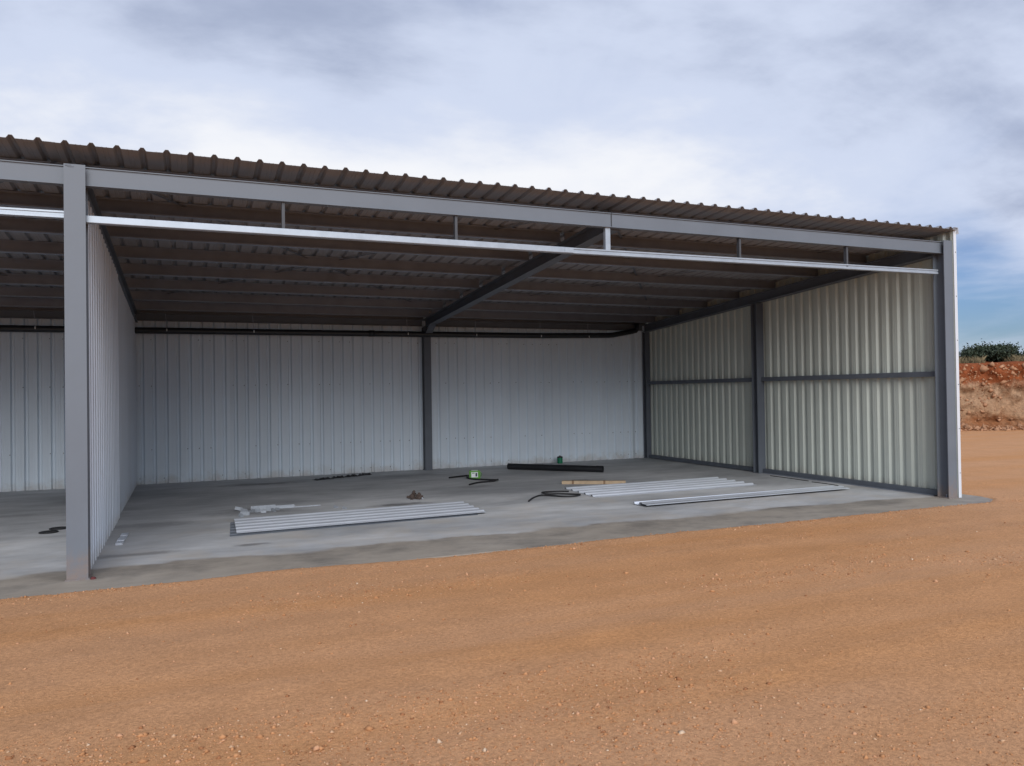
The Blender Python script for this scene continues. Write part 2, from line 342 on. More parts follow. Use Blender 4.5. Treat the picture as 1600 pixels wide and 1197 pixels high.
# ------------------------------------------------------------------ mesh helpers
class MB:
    def __init__(s): s.v = []; s.f = []
    def add(s, vs, fs):
        o = len(s.v); s.v += [tuple(map(float, p)) for p in vs]; s.f += [tuple(i + o for i in f) for f in fs]; return s
    def box(s, x0, x1, y0, y1, z0, z1):
        return s.add([(x, y, z) for x in (x0, x1) for y in (y0, y1) for z in (z0, z1)],
                     [(0, 1, 3, 2), (4, 6, 7, 5), (0, 4, 5, 1), (2, 3, 7, 6), (0, 2, 6, 4), (1, 5, 7, 3)])
    def ext(s, prof, A, B, ua, va):
        """closed 2-D profile (u,v) swept from point A to point B; ua, va are the profile axes"""
        n = len(prof); A = Vector(A); B = Vector(B); ua = Vector(ua); va = Vector(va)
        P = [A + ua * u + va * v for u, v in prof] + [B + ua * u + va * v for u, v in prof]
        fs = [(i, (i + 1) % n, n + (i + 1) % n, n + i) for i in range(n)]
        return s.add(P, fs + [tuple(range(n))[::-1], tuple(range(n, 2 * n))])
    def tube(s, pts, r, n=10, cap=True):
        pts = [Vector(p) for p in pts]; V = []; up = Vector((0, 0, 1))
        for i, p in enumerate(pts):
            d = (pts[min(i + 1, len(pts) - 1)] - pts[max(i - 1, 0)]).normalized()
            a = d.cross(up)
            if a.length < 1e-3: a = d.cross(Vector((0, 1, 0)))
            a.normalize(); c = a.cross(d)
            rr = r[i] if isinstance(r, (list, tuple)) else r
            V += [p + (a * math.cos(2 * math.pi * k / n) + c * math.sin(2 * math.pi * k / n)) * rr for k in range(n)]
        F = [(i * n + k, i * n + (k + 1) % n, (i + 1) * n + (k + 1) % n, (i + 1) * n + k) for i in range(len(pts) - 1) for k in range(n)]
        if cap: F += [tuple(range(n))[::-1], tuple(range((len(pts) - 1) * n, len(pts) * n))]
        return s.add(V, F)
    def mesh(s, name, m, smooth=False):
        me = bpy.data.meshes.new(name)
        me.from_pydata(s.v, [], s.f); me.materials.append(MATS[m]); me.validate()
        import bmesh as _b
        b = _b.new(); b.from_mesh(me); _b.ops.recalc_face_normals(b, faces=b.faces); b.to_mesh(me); b.free()
        if smooth:
            for p in me.polygons: p.use_smooth = True
        return me
    def build(s, name, m, parent=None, smooth=False, loc=None):
        return link(name, s.mesh(name, m, smooth), parent, loc)
def link(name, me, parent=None, loc=None):
    o = bpy.data.objects.new(name, me); COL.objects.link(o)
    if parent: o.parent = parent
    if loc is not None: o.location = loc
    return o
def tag(o, label=None, cat=None, group=None, kind=None):
    if label: o['label'] = label
    if cat: o['category'] = cat
    if group: o['group'] = group
    if kind: o['kind'] = kind
    return o
def thing(name, label, cat, loc=(0, 0, 0), rz=0, group=None):
    o = bpy.data.objects.new(name, None); COL.objects.link(o); o.empty_display_size = 0.2
    o.location = loc; o.rotation_euler = (0, 0, rz)
    return tag(o, label, cat, group)
def iprof(depth, width, tf=0.011, tw=0.008):
    """I section in (u across the flanges, v along the depth), starting at v=0"""
    w, a = width / 2, tw / 2
    return [(-w, 0), (w, 0), (w, tf), (a, tf), (a, depth - tf), (w, depth - tf), (w, depth), (-w, depth),
            (-w, depth - tf), (-a, depth - tf), (-a, tf), (-w, tf)]
def cprof(depth, width, lip=0.018, t=0.003):
    """lipped C section: web at u=0, flanges towards +u, v up"""
    return [(0, 0), (width, 0), (width, lip), (width - t, lip), (width - t, t), (t, t), (t, depth - t), (width - t, depth - t),
            (width - t, depth - lip), (width, depth - lip), (width, depth), (0, depth)]

# value noise used for terrain
def vnoise(x, y, seed=0):
    def h(i, j):
        n = (i.astype(np.int64) * 374761393 + j.astype(np.int64) * 668265263 + seed * 974634221) & 0xffffffff
        n = ((n ^ (n >> 13)) * 1274126177) & 0xffffffff
        return ((n ^ (n >> 16)) & 0xffff) / 65535.0
    xi, yi = np.floor(x), np.floor(y); fx, fy = x - xi, y - yi
    fx = fx * fx * (3 - 2 * fx); fy = fy * fy * (3 - 2 * fy)
    a, b, c, d = h(xi, yi), h(xi + 1, yi), h(xi, yi + 1), h(xi + 1, yi + 1)
    return (a * (1 - fx) + b * fx) * (1 - fy) + (c * (1 - fx) + d * fx) * fy - 0.5
def fbm(x, y, oct=4, seed=0):
    s = 0; a = 1.0
    for k in range(oct):
        s = s + a * vnoise(x * 2 ** k, y * 2 ** k, seed + k * 17); a *= 0.5
    return s
def sstep(a, b, x):
    t = np.clip((x - a) / (b - a), 0, 1); return t * t * (3 - 2 * t)

# ------------------------------------------------------------------ ground
SLAB_Y, SLAB_X = -0.47, 11.33
def ground_h(x, y):
    # signed distance outside the slab, with a ragged spill of dirt over its edge
    dx = np.maximum(x - SLAB_X, 0); dy = np.maximum(SLAB_Y - y, 0)
    out = np.where((dx > 0) | (dy > 0), np.hypot(dx, dy), -np.minimum(SLAB_X - x, y - SLAB_Y))
    # rounded dirt over the slab's right-hand corner
    out = out + 0.24 * np.exp(-((x - SLAB_X) ** 2 + (y - SLAB_Y) ** 2) / 0.09)
    rag = out + 0.16 * fbm(x * 0.55, y * 0.55, 2, 5) + 0.045 * fbm(x * 6, y * 6, 3, 9)
    body = 0.006 * fbm(x * 0.5, y * 1.6, 3, 3) + 0.006 * fbm(x * 5, y * 5, 2, 21) + 0.004 * fbm(x * 14, y * 14, 2, 31)
    # shallow wheel tracks in front of the shed
    tr = 0
    for y0, k in ((-2.05, 0.05), (-3.1, 0.03), (-4.25, 0.06)):
        c = y - (y0 + k * x + 0.12 * np.sin(x * 0.35))
        tr = tr - 0.006 * np.exp(-(c / 0.17) ** 2) + 0.003 * np.exp(-((np.abs(c) - 0.30) / 0.09) ** 2)
    fade = sstep(0.0, 0.35, rag)
    return np.where(rag > 0, 0.006 + 0.012 * sstep(0, 0.10, rag) + fade * (body + tr - 0.012), -0.004 + np.maximum(rag, -0.30) * 0.35)
def axis(fine, lo, hi, step, far):
    c = [lo]
    a = np.arange(lo, hi, step)
    left = []; d = step; p = lo
    while p > -far: d *= 1.35; p -= d; left.append(p)
    right = []; d = step; p = a[-1]
    while p < far: d *= 1.35; p += d; right.append(p)
    return np.array(left[::-1] + list(a) + right)
def make_ground():
    xs = axis(0, -3.2, 13.6, 0.045, 700); ys = axis(0, -5.8, 1.2, 0.04, 700)
    X, Y = np.meshgrid(xs, ys, indexing='ij')
    Z = ground_h(X, Y)
    far = (np.abs(X) > 60) | (np.abs(Y) > 60)
    Z = np.where(far, np.minimum(Z, 0.0), Z)
    nx, ny = X.shape
    V = np.stack([X, Y, Z], -1).reshape(-1, 3)
    idx = np.arange(nx * ny).reshape(nx, ny)
    F = np.stack([idx[:-1, :-1], idx[1:, :-1], idx[1:, 1:], idx[:-1, 1:]], -1).reshape(-1, 4)
    me = bpy.data.meshes.new('ground')
    me.vertices.add(len(V)); me.vertices.foreach_set('co', V.ravel())
    me.loops.add(F.size); me.loops.foreach_set('vertex_index', F.ravel())
    me.polygons.add(len(F)); me.polygons.foreach_set('loop_start', np.arange(len(F)) * 4); me.polygons.foreach_set('loop_total', np.full(len(F), 4))
    me.update(); me.validate()
    me.materials.append(MATS['red_dirt'])
    me.polygons.foreach_set('use_smooth', np.ones(len(F), bool))
    return tag(link('ground', me), 'bare red orange dirt yard in front of the shed', kind='structure')
make_ground()

def rocks_mesh(name, P, S, m, flat=0.65):
    """many jittered octahedra in one mesh"""
    base = np.array([(1, 0, 0), (0, 1, 0), (-1, 0, 0), (0, -1, 0), (0, 0, 1), (0, 0, -1)], float)
    fc = np.array([(0, 1, 4), (1, 2, 4), (2, 3, 4), (3, 0, 4), (1, 0, 5), (2, 1, 5), (3, 2, 5), (0, 3, 5)])
    n = len(P)
    J = base[None] * rng.uniform(0.6, 1.25, (n, 6, 1)) + rng.normal(0, 0.18, (n, 6, 3))
    a = rng.uniform(0, 2 * np.pi, n); c, s = np.cos(a), np.sin(a)
    x = J[..., 0] * c[:, None] - J[..., 1] * s[:, None]; y = J[..., 0] * s[:, None] + J[..., 1] * c[:, None]
    V = np.stack([x, y * 0.8, J[..., 2] * flat], -1) * S[:, None, None] + P[:, None, :]
    F = fc[None] + (np.arange(n) * 6)[:, None, None]
    V = V.reshape(-1, 3); F = F.reshape(-1, 3)
    me = bpy.data.meshes.new(name)
    me.vertices.add(len(V)); me.vertices.foreach_set('co', V.ravel())
    me.loops.add(F.size); me.loops.foreach_set('vertex_index', F.ravel())
    me.polygons.add(len(F)); me.polygons.foreach_set('loop_start', np.arange(len(F)) * 3); me.polygons.foreach_set('loop_total', np.full(len(F), 3))
    me.update(); me.validate(); me.materials.append(MATS[m])
    return me
def pebble_material():
    m = bpy.data.materials.new('pebbles'); m.use_nodes = True
    t = m.node_tree; b = t.nodes['Principled BSDF']; b.inputs['Roughness'].default_value = 0.95; b.inputs['Specular IOR Level'].default_value = 0.15
    g = N(t, 'ShaderNodeNewGeometry')
    cr = N(t, 'ShaderNodeValToRGB'); e = cr.color_ramp.elements; cr.color_ramp.interpolation = 'CONSTANT'
    e[0].position = 0; e[0].color = (0.42, 0.205, 0.095, 1)
    e[1].position = 0.985; e[1].color = (0.58, 0.43, 0.30, 1)
    for p, c in ((0.3, (0.50, 0.25, 0.118)), (0.55, (0.53, 0.29, 0.165)), (0.78, (0.31, 0.14, 0.065)), (0.90, (0.52, 0.33, 0.20))):
        k = e.new(p); k.color = (*c, 1)
    t.links.new(g.outputs['Random Per Island'], cr.inputs[0]); t.links.new(cr.outputs[0], b.inputs['Base Color'])
    MATS['pebbles'] = m
pebble_material()
def make_gravel():
    n = 300000
    x = rng.uniform(-3.2, 15, n); y = rng.uniform(-6.6, -0.30, n)
    dens = fbm(x * 0.35, y * 1.3, 4, 41) * 1.9 + 0.20 + 0.60 * np.exp(-np.abs(y + 0.6) / 0.25) + 0.15 * sstep(-3.5, -5.0, y)
    keep = (rng.uniform(0, 1, n) < np.clip(dens, 0.03, 1)) & ((y < SLAB_Y - 0.0) | (rng.uniform(0, 1, n) < 0.25))
    x, y = x[keep], y[keep]
    z = ground_h(x, y)
    S = np.clip(rng.lognormal(math.log(0.0040), 0.55, len(x)), 0.0018, 0.026)
    ok = z > -0.02
    P = np.stack([x, y, np.maximum(z, 0) + S * 0.15], -1)[ok]
    me = rocks_mesh('gravel', P, S[ok], 'pebbles')
    tag(link('gravel', me), 'loose orange pebbles and crumbs scattered over the red dirt', 'gravel', kind='stuff')
make_gravel()

# concrete slab
sb = MB().box(-11.4, SLAB_X, SLAB_Y, 8.3, -0.25, 0.0)
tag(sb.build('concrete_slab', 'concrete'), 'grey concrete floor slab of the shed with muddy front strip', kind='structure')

# ------------------------------------------------------------------ cut earth bank
BU = np.array([.922, -.386]); BN = np.array([.386, .922]); B0 = np.array([27.2, 11.6])
def bank_pt(s, off):
    return B0[0] + BU[0] * s + BN[0] * off, B0[1] + BU[1] * s + BN[1] * off
def make_bank():
    ss = np.concatenate([np.arange(-26, -3, 0.25), np.arange(-3, 7, 0.06), np.arange(7, 45, 0.3)])
    prof = [(-0.9, -0.12), (-0.55, 0.02), (-0.2, 0.12)] + [(0.0 + 0.35 * t, 0.25 + 2.05 * t) for t in np.linspace(0, 1, 30)] + \
           [(0.5, 2.38), (0.8, 2.42), (1.3, 2.45), (2, 2.45), (3.2, 2.45), (5, 2.5), (9, 2.6), (20, 2.9), (60, 3.5), (160, 4.0)]
    O = np.array([p[0] for p in prof]); H = np.array([p[1] for p in prof])
    S, T = np.meshgrid(ss, np.arange(len(prof)), indexing='ij')
    off = O[T]; z = H[T]
    w = np.where((T > 1) & (T < 38), 1.0, 0.15)
    nz = fbm(S * 0.6, z * 0.9, 3, 51) * 0.55 + fbm(S * 2.6, z * 2.6, 4, 61) * 0.28
    off = off + w * nz * np.where(T < 34, 1, 0.3)
    z = z + np.where(T > 30, fbm(S * 0.7, T * 0.4, 3, 71) * 0.16, 0) + np.where((T > 0) & (T < 4), fbm(S * 1.5, T * 0.7, 3, 81) * 0.12, 0)
    X, Y = bank_pt(S, off)
    V = np.stack([X, Y, z], -1).reshape(-1, 3); nx, ny = S.shape
    idx = np.arange(nx * ny).reshape(nx, ny)
    F = np.stack([idx[:-1, :-1], idx[1:, :-1], idx[1:, 1:], idx[:-1, 1:]], -1).reshape(-1, 4)
    me = bpy.data.meshes.new('earth_bank'); me.from_pydata(V.tolist(), [], F.tolist()); me.materials.append(MATS['bank_earth'])
    for p in me.polygons: p.use_smooth = True
    tag(link('earth_bank', me), 'cut bank of red and tan earth behind the yard', kind='structure')
    # rubble on the face and at the toe
    n = 5200
    s = rng.uniform(-6, 14, n); t = rng.uniform(0, 1, n) ** 0.9
    toe = rng.uniform(0, 1, n) < 0.35
    off = np.where(toe, rng.uniform(-1.0, -0.1, n), 0.02 + 0.35 * t)
    z = np.where(toe, 0.02 + 0.10 * np.clip((off + 1) / 0.8, 0, 1), 0.25 + 2.1 * t)
    nz = fbm(s * 0.6, z * 0.9, 3, 51) * 0.55 + fbm(s * 2.6, z * 2.6, 4, 61) * 0.28
    off = off + np.where(toe, 0.15 * nz, nz) - 0.02
    upper = (z > 1.6) | (z < 0.4)
    S = np.clip(rng.lognormal(math.log(0.034), 0.75, n), 0.010, 0.19) * np.where(upper, 1.0, 0.6)
    X, Y = bank_pt(s, off)
    me = rocks_mesh('bank_rubble', np.stack([X, Y, z], -1), S, 'rubble_rock', 0.75)
    tag(link('bank_rubble', me), 'loose stones and clods on the face and toe of the red bank', 'rubble', kind='stuff')
make_bank()

# ------------------------------------------------------------------ shed
SL = 0.065                       # roof fall towards the back
def ztop(y): return 3.600 - SL * y       # top of rafters / underside of purlins
PUR = 0.15
DB = 7.90                        # back wall
XR = 10.915                      # right wall sheeting plane
XL = -11.0                       # far (unseen) end of the left bay
CW = 0.166                       # column flange width
shed = thing('shed', 'long open-fronted steel shed with grey frame and ribbed metal cladding', 'shed', (0, 0, 0))

# one trapezoidal sheet, profile in (u across, v = rib height)
def sheet_profile(width, pitch=0.2, first=0.1, h=0.033, th=0.002, flutes=True, lap=0.03, base=0.038, top=0.015):
    pts = [(0.0, 0.0)]
    k = 0
    c = first
    while c < width + lap - base:
        if flutes:
            m = c - pitch / 2
            for q in (m - 0.018, m + 0.018):
                if q - 0.006 > pts[-1][0]:
                    pts += [(q - 0.006, 0), (q, 0.0025), (q + 0.006, 0)]
        pts += [(c - base, 0), (c - top, h), (c + top, h), (c + base, 0)]
        c += pitch
    if pts[-1][0] < width + lap: pts.append((width + lap, 0))
    up = pts; dn = [(u, v - th) for u, v in pts[::-1]]
    return up + dn
SP = sheet_profile(0.8)
def run_sheets(name, m, A0, ua, va, along, count, length, parent, step=0.8, prof=SP, lens=None):
    """count sheets side by side from A0 along ua, each extruded by vector `along`"""
    ua = Vector(ua); va = Vector(va); A0 = Vector(A0)
    cache = {}
    for i in range(count):
        ln = lens[i] if lens else length
        if ln not in cache:
            cache[ln] = MB().ext(prof, (0, 0, 0), Vector(along) * ln, ua, va).mesh(name, m)
        o = link(name, cache[ln], parent, A0 + ua * (i * step) + va * (0.0022 * (i % 2)))

# front columns, beams
def column(x0, y0, depth, h0, m='paint_steel', name='column', w=CW):
    mb = MB().ext(iprof(depth, w), (x0 + w / 2, y0, 0.012), (x0 + w / 2, y0, h0), (1, 0, 0), (0, 1, 0))
    c = mb.build(name, m, shed)
    MB().box(x0 - 0.012, x0 + w + 0.012, y0 - 0.012, y0 + depth + 0.02, 0, 0.012).build('base_plate', m, c)
    for bx, by in ((x0 + 0.045, y0 + 0.07), (x0 + w - 0.045, y0 + 0.07)):
        MB().tube([(bx, by, 0.012), (bx, by, 0.05)], 0.011, 6).build('anchor_bolt', 'galv_purlin', c)
    return c
column(0.0, 0.0, 0.18, 3.603)
column(XR - 0.003 - CW, 0.0, 0.18, 3.612)
column(XL, 0.0, 0.18, 3.603)
# weld spatter and a torn cap at the top of the left column
wm = MB().box(0.012, 0.055, -0.004, 0.0005, 3.585, 3.597).box(0.03, 0.075, -0.003, 0.0005, 3.576, 3.585)
wm.build('weld_bead', 'dark_steel', shed)
def beam(x0, x1):
    d, t = 0.165, 0.009
    pr = [(0, 0), (0.09, 0), (0.09, t), (0.02, t), (0.02, d - t), (0.09, d - t), (0.09, d), (0, d), (0, d - t), (0.012, d - t), (0.012, t), (0, t)]
    return MB().ext(pr, (x0, 0.05, 3.436), (x1, 0.05, 3.436), (0, 1, 0), (0, 0, 1)).build('front_beam', 'paint_steel', shed)
beam(CW / 2 + 0.006, 5.452); beam(5.458, XR - CW / 2 - 0.02)
beam(-5.452, CW / 2 - 0.006); beam(XL + CW / 2 + 0.01, -5.458)
MB().box(5.450, 5.460, 0.0585, 0.063, 3.447, 3.59).build('splice_weld', 'black_rubber', shed)
MB().box(-5.4585, -5.4515, 0.0585, 0.063, 3.447, 3.59).build('splice_weld', 'black_rubber', shed)

# rafters (I section), haunched where they meet a rear post
RD = 0.165
def rafter(xc, y0, y1, m='dark_steel', w=0.15):
    vy = Vector((0, 1, -SL)).normalized(); vz = Vector((0, SL, 1)).normalized()
    A = Vector((xc, y0, ztop(y0) - 0.002)) - vz * RD; B = Vector((xc, y1, ztop(y1) - 0.002)) - vz * RD
    return MB().ext(iprof(RD, w, 0.010, 0.007), A, B, (1, 0, 0), vz).build('rafter', m, shed)
XM = 5.53
rafter(CW / 2, 0.182, DB - 0.05); rafter(XM, 0.145, DB - 0.05); rafter(XR - 0.09, 0.182, DB - 0.05)
rafter(-XM + 0.08, 0.145, DB - 0.05)
for xc in (XM, -XM + 0.08):
    zb = ztop(DB - 0.2) - RD
    h = MB().ext([(0, 0), (-0.45, 0.026), (-0.47, 0.036), (0, 0.012)], (xc - 0.075, DB - 0.2, zb - 0.2), (xc + 0.075, DB - 0.2, zb - 0.2), (0, 1, 0), (0, 0, 1))
    h = MB().ext([(0, -0.22), (-0.42, 0.012), (-0.42, 0.0), (-0.01, -0.232)], (xc - 0.07, DB - 0.15, zb + 0.016), (xc + 0.07, DB - 0.15, zb + 0.016), (0, 1, 0), (0, 0, 1))
    h.ext([(0, -0.22), (-0.42, 0.012), (0, 0.012)], (xc - 0.004, DB - 0.15, zb + 0.016), (xc + 0.004, DB - 0.15, zb + 0.016), (0, 1, 0), (0, 0, 1))
    h.build('haunch', 'dark_steel', shed)
# rear posts and wall posts
def post(x0, y0, w, dep, h, m='dark_steel'):
    c = MB().ext(iprof(dep, w), (x0 + w / 2, y0, 0.010), (x0 + w / 2, y0, h), (1, 0, 0), (0, 1, 0)).build('post', m, shed)
    MB().box(x0 - 0.01, x0 + w + 0.01, y0 - 0.02, y0 + dep + 0.005, 0, 0.010).build('base_plate', m, c)
post(5.455, 7.72, 0.15, 0.15, ztop(7.75) - RD)
post(-5.6, 7.72, 0.15, 0.15, ztop(7.75) - RD)
post(XR - 0.003 - CW, 3.90, CW, 0.15, ztop(3.9) - RD - 0.014)
post(XR - 0.003 - 0.12, 7.77, 0.12, 0.12, ztop(7.88) - RD)
post(0.0, 7.69, 0.11, 0.17, ztop(7.7) - RD)
post(0.0, 3.9, 0.11, 0.20, ztop(3.92) - RD - 0.014)

# purlins: C sections lying on the rafters, web to the front
PY = [0.42, 1.40, 2.42, 3.46, 4.47, 5.48, 6.48, 7.42, 7.83]
bays = [(0.02, 5.50), (5.56, XR - 0.03), (-5.42, -0.02), (XL + 0.05, -5.48)]
vz = Vector((0, SL, 1)).normalized()
for i, y in enumerate(PY):
    for j, (a, b) in enumerate(bays):
        if i == 0: pr = cprof(PUR, 0.06, 0.015)
        else: pr = cprof(PUR, 0.062, 0.018)
        z = ztop(y) + 0.001
        MB().ext(pr, (a, y + 0.062, z - SL * 0.062), (b, y + 0.062, z - SL * 0.062), (0, -1, SL), vz).build('purlin', 'galv_purlin', shed)
# back eave beam
MB().ext(iprof(0.13, 0.10, 0.008, 0.006), (0.12, 7.80, ztop(7.8) - 0.135), (5.44, 7.80, ztop(7.8) - 0.135), (0, 1, 0), (0, 0, 1)).build('eave_beam', 'dark_steel', shed)
MB().ext(iprof(0.13, 0.10, 0.008, 0.006), (5.62, 7.80, ztop(7.8) - 0.135), (XR - 0.18, 7.80, ztop(7.8) - 0.135), (0, 1, 0), (0, 0, 1)).build('eave_beam', 'dark_steel', shed)
MB().ext(iprof(0.13, 0.10, 0.008, 0.006), (-5.44, 7.80, ztop(7.8) - 0.135), (-0.01, 7.80, ztop(7.8) - 0.135), (0, 1, 0), (0, 0, 1)).build('eave_beam', 'dark_steel', shed)

# roof strap braces just under the sheets
def brace(p, q):
    z = lambda y: ztop(y) + PUR - 0.022
    a = Vector((p[0], p[1], z(p[1]))); b = Vector((q[0], q[1], z(q[1])))
    d = (b - a).normalized(); n = d.cross(Vector((0, 0, 1))).normalized()
    MB().ext([(-0.016, 0), (0.016, 0), (0.016, 0.003), (-0.016, 0.003)], a, b, n, vz).build('strap_brace', 'dark_steel', shed)
for x0, x1 in ((0.1, 5.45), (5.6, XR - 0.2), (-5.4, -0.1)):
    brace((x0, 0.35), (x1, 7.3)); brace((x1, 0.35), (x0, 7.3))

# roof sheets, ribs up; rib lines at x = 0.02 + 0.2 k
ry = Vector((0, 1, -SL)).normalized()
roof0 = Vector((-10.98 - 0.1, -0.06, ztop(-0.06) + PUR + 0.006))
roof0.x = 0.0185 - 0.1 - 0.8 * 14
LEN = (DB + 0.12 + 0.06) / ry.y
RP = sheet_profile(0.8, h=0.029, base=0.033, top=0.013)
run_sheets('roof_sheet', 'roof_metal', roof0, (1, 0, 0), vz, ry, 27, round(LEN, 3), shed, prof=RP)
last = sheet_profile(10.955 - (roof0.x + 27 * 0.8), lap=0.0)
MB().ext(last, roof0 + Vector((27 * 0.8, 0, 0)), roof0 + Vector((27 * 0.8, 0, 0)) + ry * LEN, (1, 0, 0), vz).build('roof_sheet', 'roof_metal', shed)

# back wall: ribs point outwards, grooves face the inside; groove centres at x = 0.21 + 0.2 k
bw0 = Vector((0.213 - 0.1 - 0.8 * 14, DB, 0.001))
run_sheets('wall_sheet', 'wall_offwhite', bw0, (1, 0, 0), (0, 1, 0), (0, 0, 1), 27, round(ztop(DB) + PUR - 0.03, 3), shed)
bl = sheet_profile(XR - (bw0.x + 27 * 0.8) - 0.0, lap=0.0)
MB().ext(bl, bw0 + Vector((21.6, 0, 0)), bw0 + Vector((21.6, 0, ztop(DB) + PUR - 0.03)), (1, 0, 0), (0, 1, 0)).build('wall_sheet', 'wall_offwhite', shed)

# right wall: grooves face inside; sheets cut to the roof fall
def cut_sheets(x, va, y0, count, m, topfun, prof=SP, parent=shed, z0=0.001, wid=0.8):
    """vertical sheets along +y; each cut square at its own height"""
    for i in range(count):
        ya = y0 + i * wid
        n = len(prof)
        V0 = [Vector((x, ya, z0)) + Vector((0, 1, 0)) * u + Vector(va) * (v + 0.0022 * (i % 2)) for u, v in prof]
        V1 = [Vector((p.x, p.y, topfun(p.y))) for p in V0]
        mb = MB(); mb.add(V0 + V1, [(k, (k + 1) % n, n + (k + 1) % n, n + k) for k in range(n)] + [tuple(range(n))[::-1], tuple(range(n, 2 * n))])
        mb.build('wall_sheet', m, parent)
cut_sheets(XR, (1, 0, 0), -0.012, 10, 'wall_greenback', lambda y: ztop(y) + PUR + 0.001, prof=sheet_profile(0.8, base=0.055, top=0.030))
# partition beside the left column: ribs face the big bay as far as the middle post, then turned over
def halfprof(w): return sheet_profile(w, lap=0.0, flutes=False)
cut_sheets(0.112, (1, 0, 0), 0.20, 4, 'wall_partition', lambda y: ztop(y) - RD - 0.006, prof=sheet_profile(0.8, lap=0.03, flutes=False, base=0.043, top=0.036))
cut_sheets(0.112, (1, 0, 0), 0.20 + 3.2, 1, 'wall_partition', lambda y: ztop(y) - RD - 0.006, prof=sheet_profile(0.49, lap=0.0, flutes=False, base=0.043, top=0.036))
cut_sheets(0.122, (-1, 0, 0), 3.905, 5, 'wall_partition', lambda y: ztop(y) - RD - 0.006, prof=sheet_profile(0.79, first=0.095, pitch=0.1975, lap=0.0), wid=0.792)
MB().box(0.1121, 0.128, 3.892, 3.904, 0.012, ztop(3.9) - RD - 0.006).build('joint_strip', 'dark_steel', shed)
cut_sheets(XL + 0.1, (-1, 0, 0), 0.02, 10, 'wall_partition', lambda y: ztop(y) + PUR)

# right wall girts and bottom channels
def girt(x0, y0, y1, z0, h, name='girt', m='dark_steel'):
    MB().ext(cprof(h, 0.075, 0.015), (x0, y0, z0), (x0, y1, z0), (1, 0, 0), (0, 0, 1)).build(name, m, shed)
GX = XR - 0.003 - 0.0755
girt(GX, 0.182, 3.898, 1.708, 0.075); girt(GX, 4.052, 7.768, 1.705, 0.075)
girt(GX, 0.182, 3.898, 0.014, 0.07, 'bottom_channel', 'dark_steel'); girt(GX, 4.052, 7.768, 0.014, 0.07, 'bottom_channel', 'dark_steel')
MB().box(GX - 0.02, GX - 0.003, 0.30, 3.85, 0.0, 0.014).build('packing_strip', 'galv_purlin', shed)
# white corner flashing on the outside front corner
fl = MB().ext([(0, 0), (0.056, 0), (0.056, 0.20), (0.054, 0.20), (0.054, 0.002), (0.0, 0.002)], (XR + 0.001, -0.02, 0.004), (XR + 0.001, -0.02, 3.785), (1, 0, 0), (0, 1, 0)).build('corner_flashing', 'white_flashing', shed)
for z in np.arange(0.35, 3.7, 0.62):
    MB().tube([(XR + 0.035, -0.02, z), (XR + 0.035, -0.026, z)], 0.006, 6).build('screw', 'screw_head', fl)
# barge strip over the roof edge
MB().ext([(0, 0), (0.075, 0), (0.075, -0.09), (0.073, -0.09), (0.073, -0.002), (0, -0.002)], Vector((XR - 0.012, -0.05, ztop(-0.05) + PUR + 0.04)), Vector((XR - 0.01, 8.0, ztop(8.0) + PUR + 0.04)), (1, 0, 0), vz).build('barge_flashing', 'white_flashing', shed)

# tek screws on the back wall and right wall
sm = MB()
for z, pr in ((2.62, 0.5), (1.78, 0.55), (0.62, 0.55), (0.10, 0.25)):
    for k in range(-26, 54):
        x = 0.213 + 0.2 * k
        if x > 10.7 or random.random() > pr: continue
        xx = x - 0.045
        sm.tube([(xx, DB - 0.003, z + random.uniform(-.012, .012)), (xx, DB - 0.011, z)], 0.008, 5)
tag(sm.build('screws', 'screw_head', shed), kind='stuff')

# galvanised door header slung under the front beam
def header(x0, xm, x1):
    a = MB().ext([(0, 0), (0.075, 0), (0.075, 0.062), (0, 0.062), (-0.002, 0.058), (-0.002, 0.004)], (x0, 0.07, 3.116), (xm, 0.07, 3.116), (0, 1, 0), (0, 0, 1)).build('door_header', 'galv_bright', shed)
    pr = [(0, 0), (0.072, 0), (0.072, 0.060), (0, 0.060), (0, 0.045), (0.010, 0.042), (0.010, 0.024), (0, 0.020)]
    b = MB().ext(pr, (xm + 0.004, 0.072, 3.1165), (x1, 0.072, 3.146), (0, 1, 0), (0, 0, 1)).build('door_header', 'galv_bright', shed)
    MB().box(xm - 0.06, xm + 0.05, 0.0635, 0.0675, 3.119, 3.176).build('joint_sleeve', 'galv_bright', b)
header(CW / 2 + 0.01, 4.92, XR - CW - 0.03)
header(XL + 0.2, -5.3, CW / 2 - 0.01)
def hanger(x, w, m):
    MB().ext([(0, 0), (w, 0), (w, 0.003), (0.003, 0.003), (0.003, 0.05), (0, 0.05)], (x, 0.075, 3.17), (x, 0.075, 3.436), (1, 0, 0), (0, 1, 0)).build('hanger_bracket', m, shed)
for x, w, m in ((1.825, 0.028, 'hanger_steel'), (3.58, 0.027, 'hanger_steel'), (5.385, 0.062, 'galv_bright'), (7.27, 0.026, 'hanger_steel'), (9.02, 0.028, 'hanger_steel'), (-1.75, 0.028, 'hanger_steel'), (-3.6, 0.028, 'hanger_steel')):
    hanger(x, w, m)

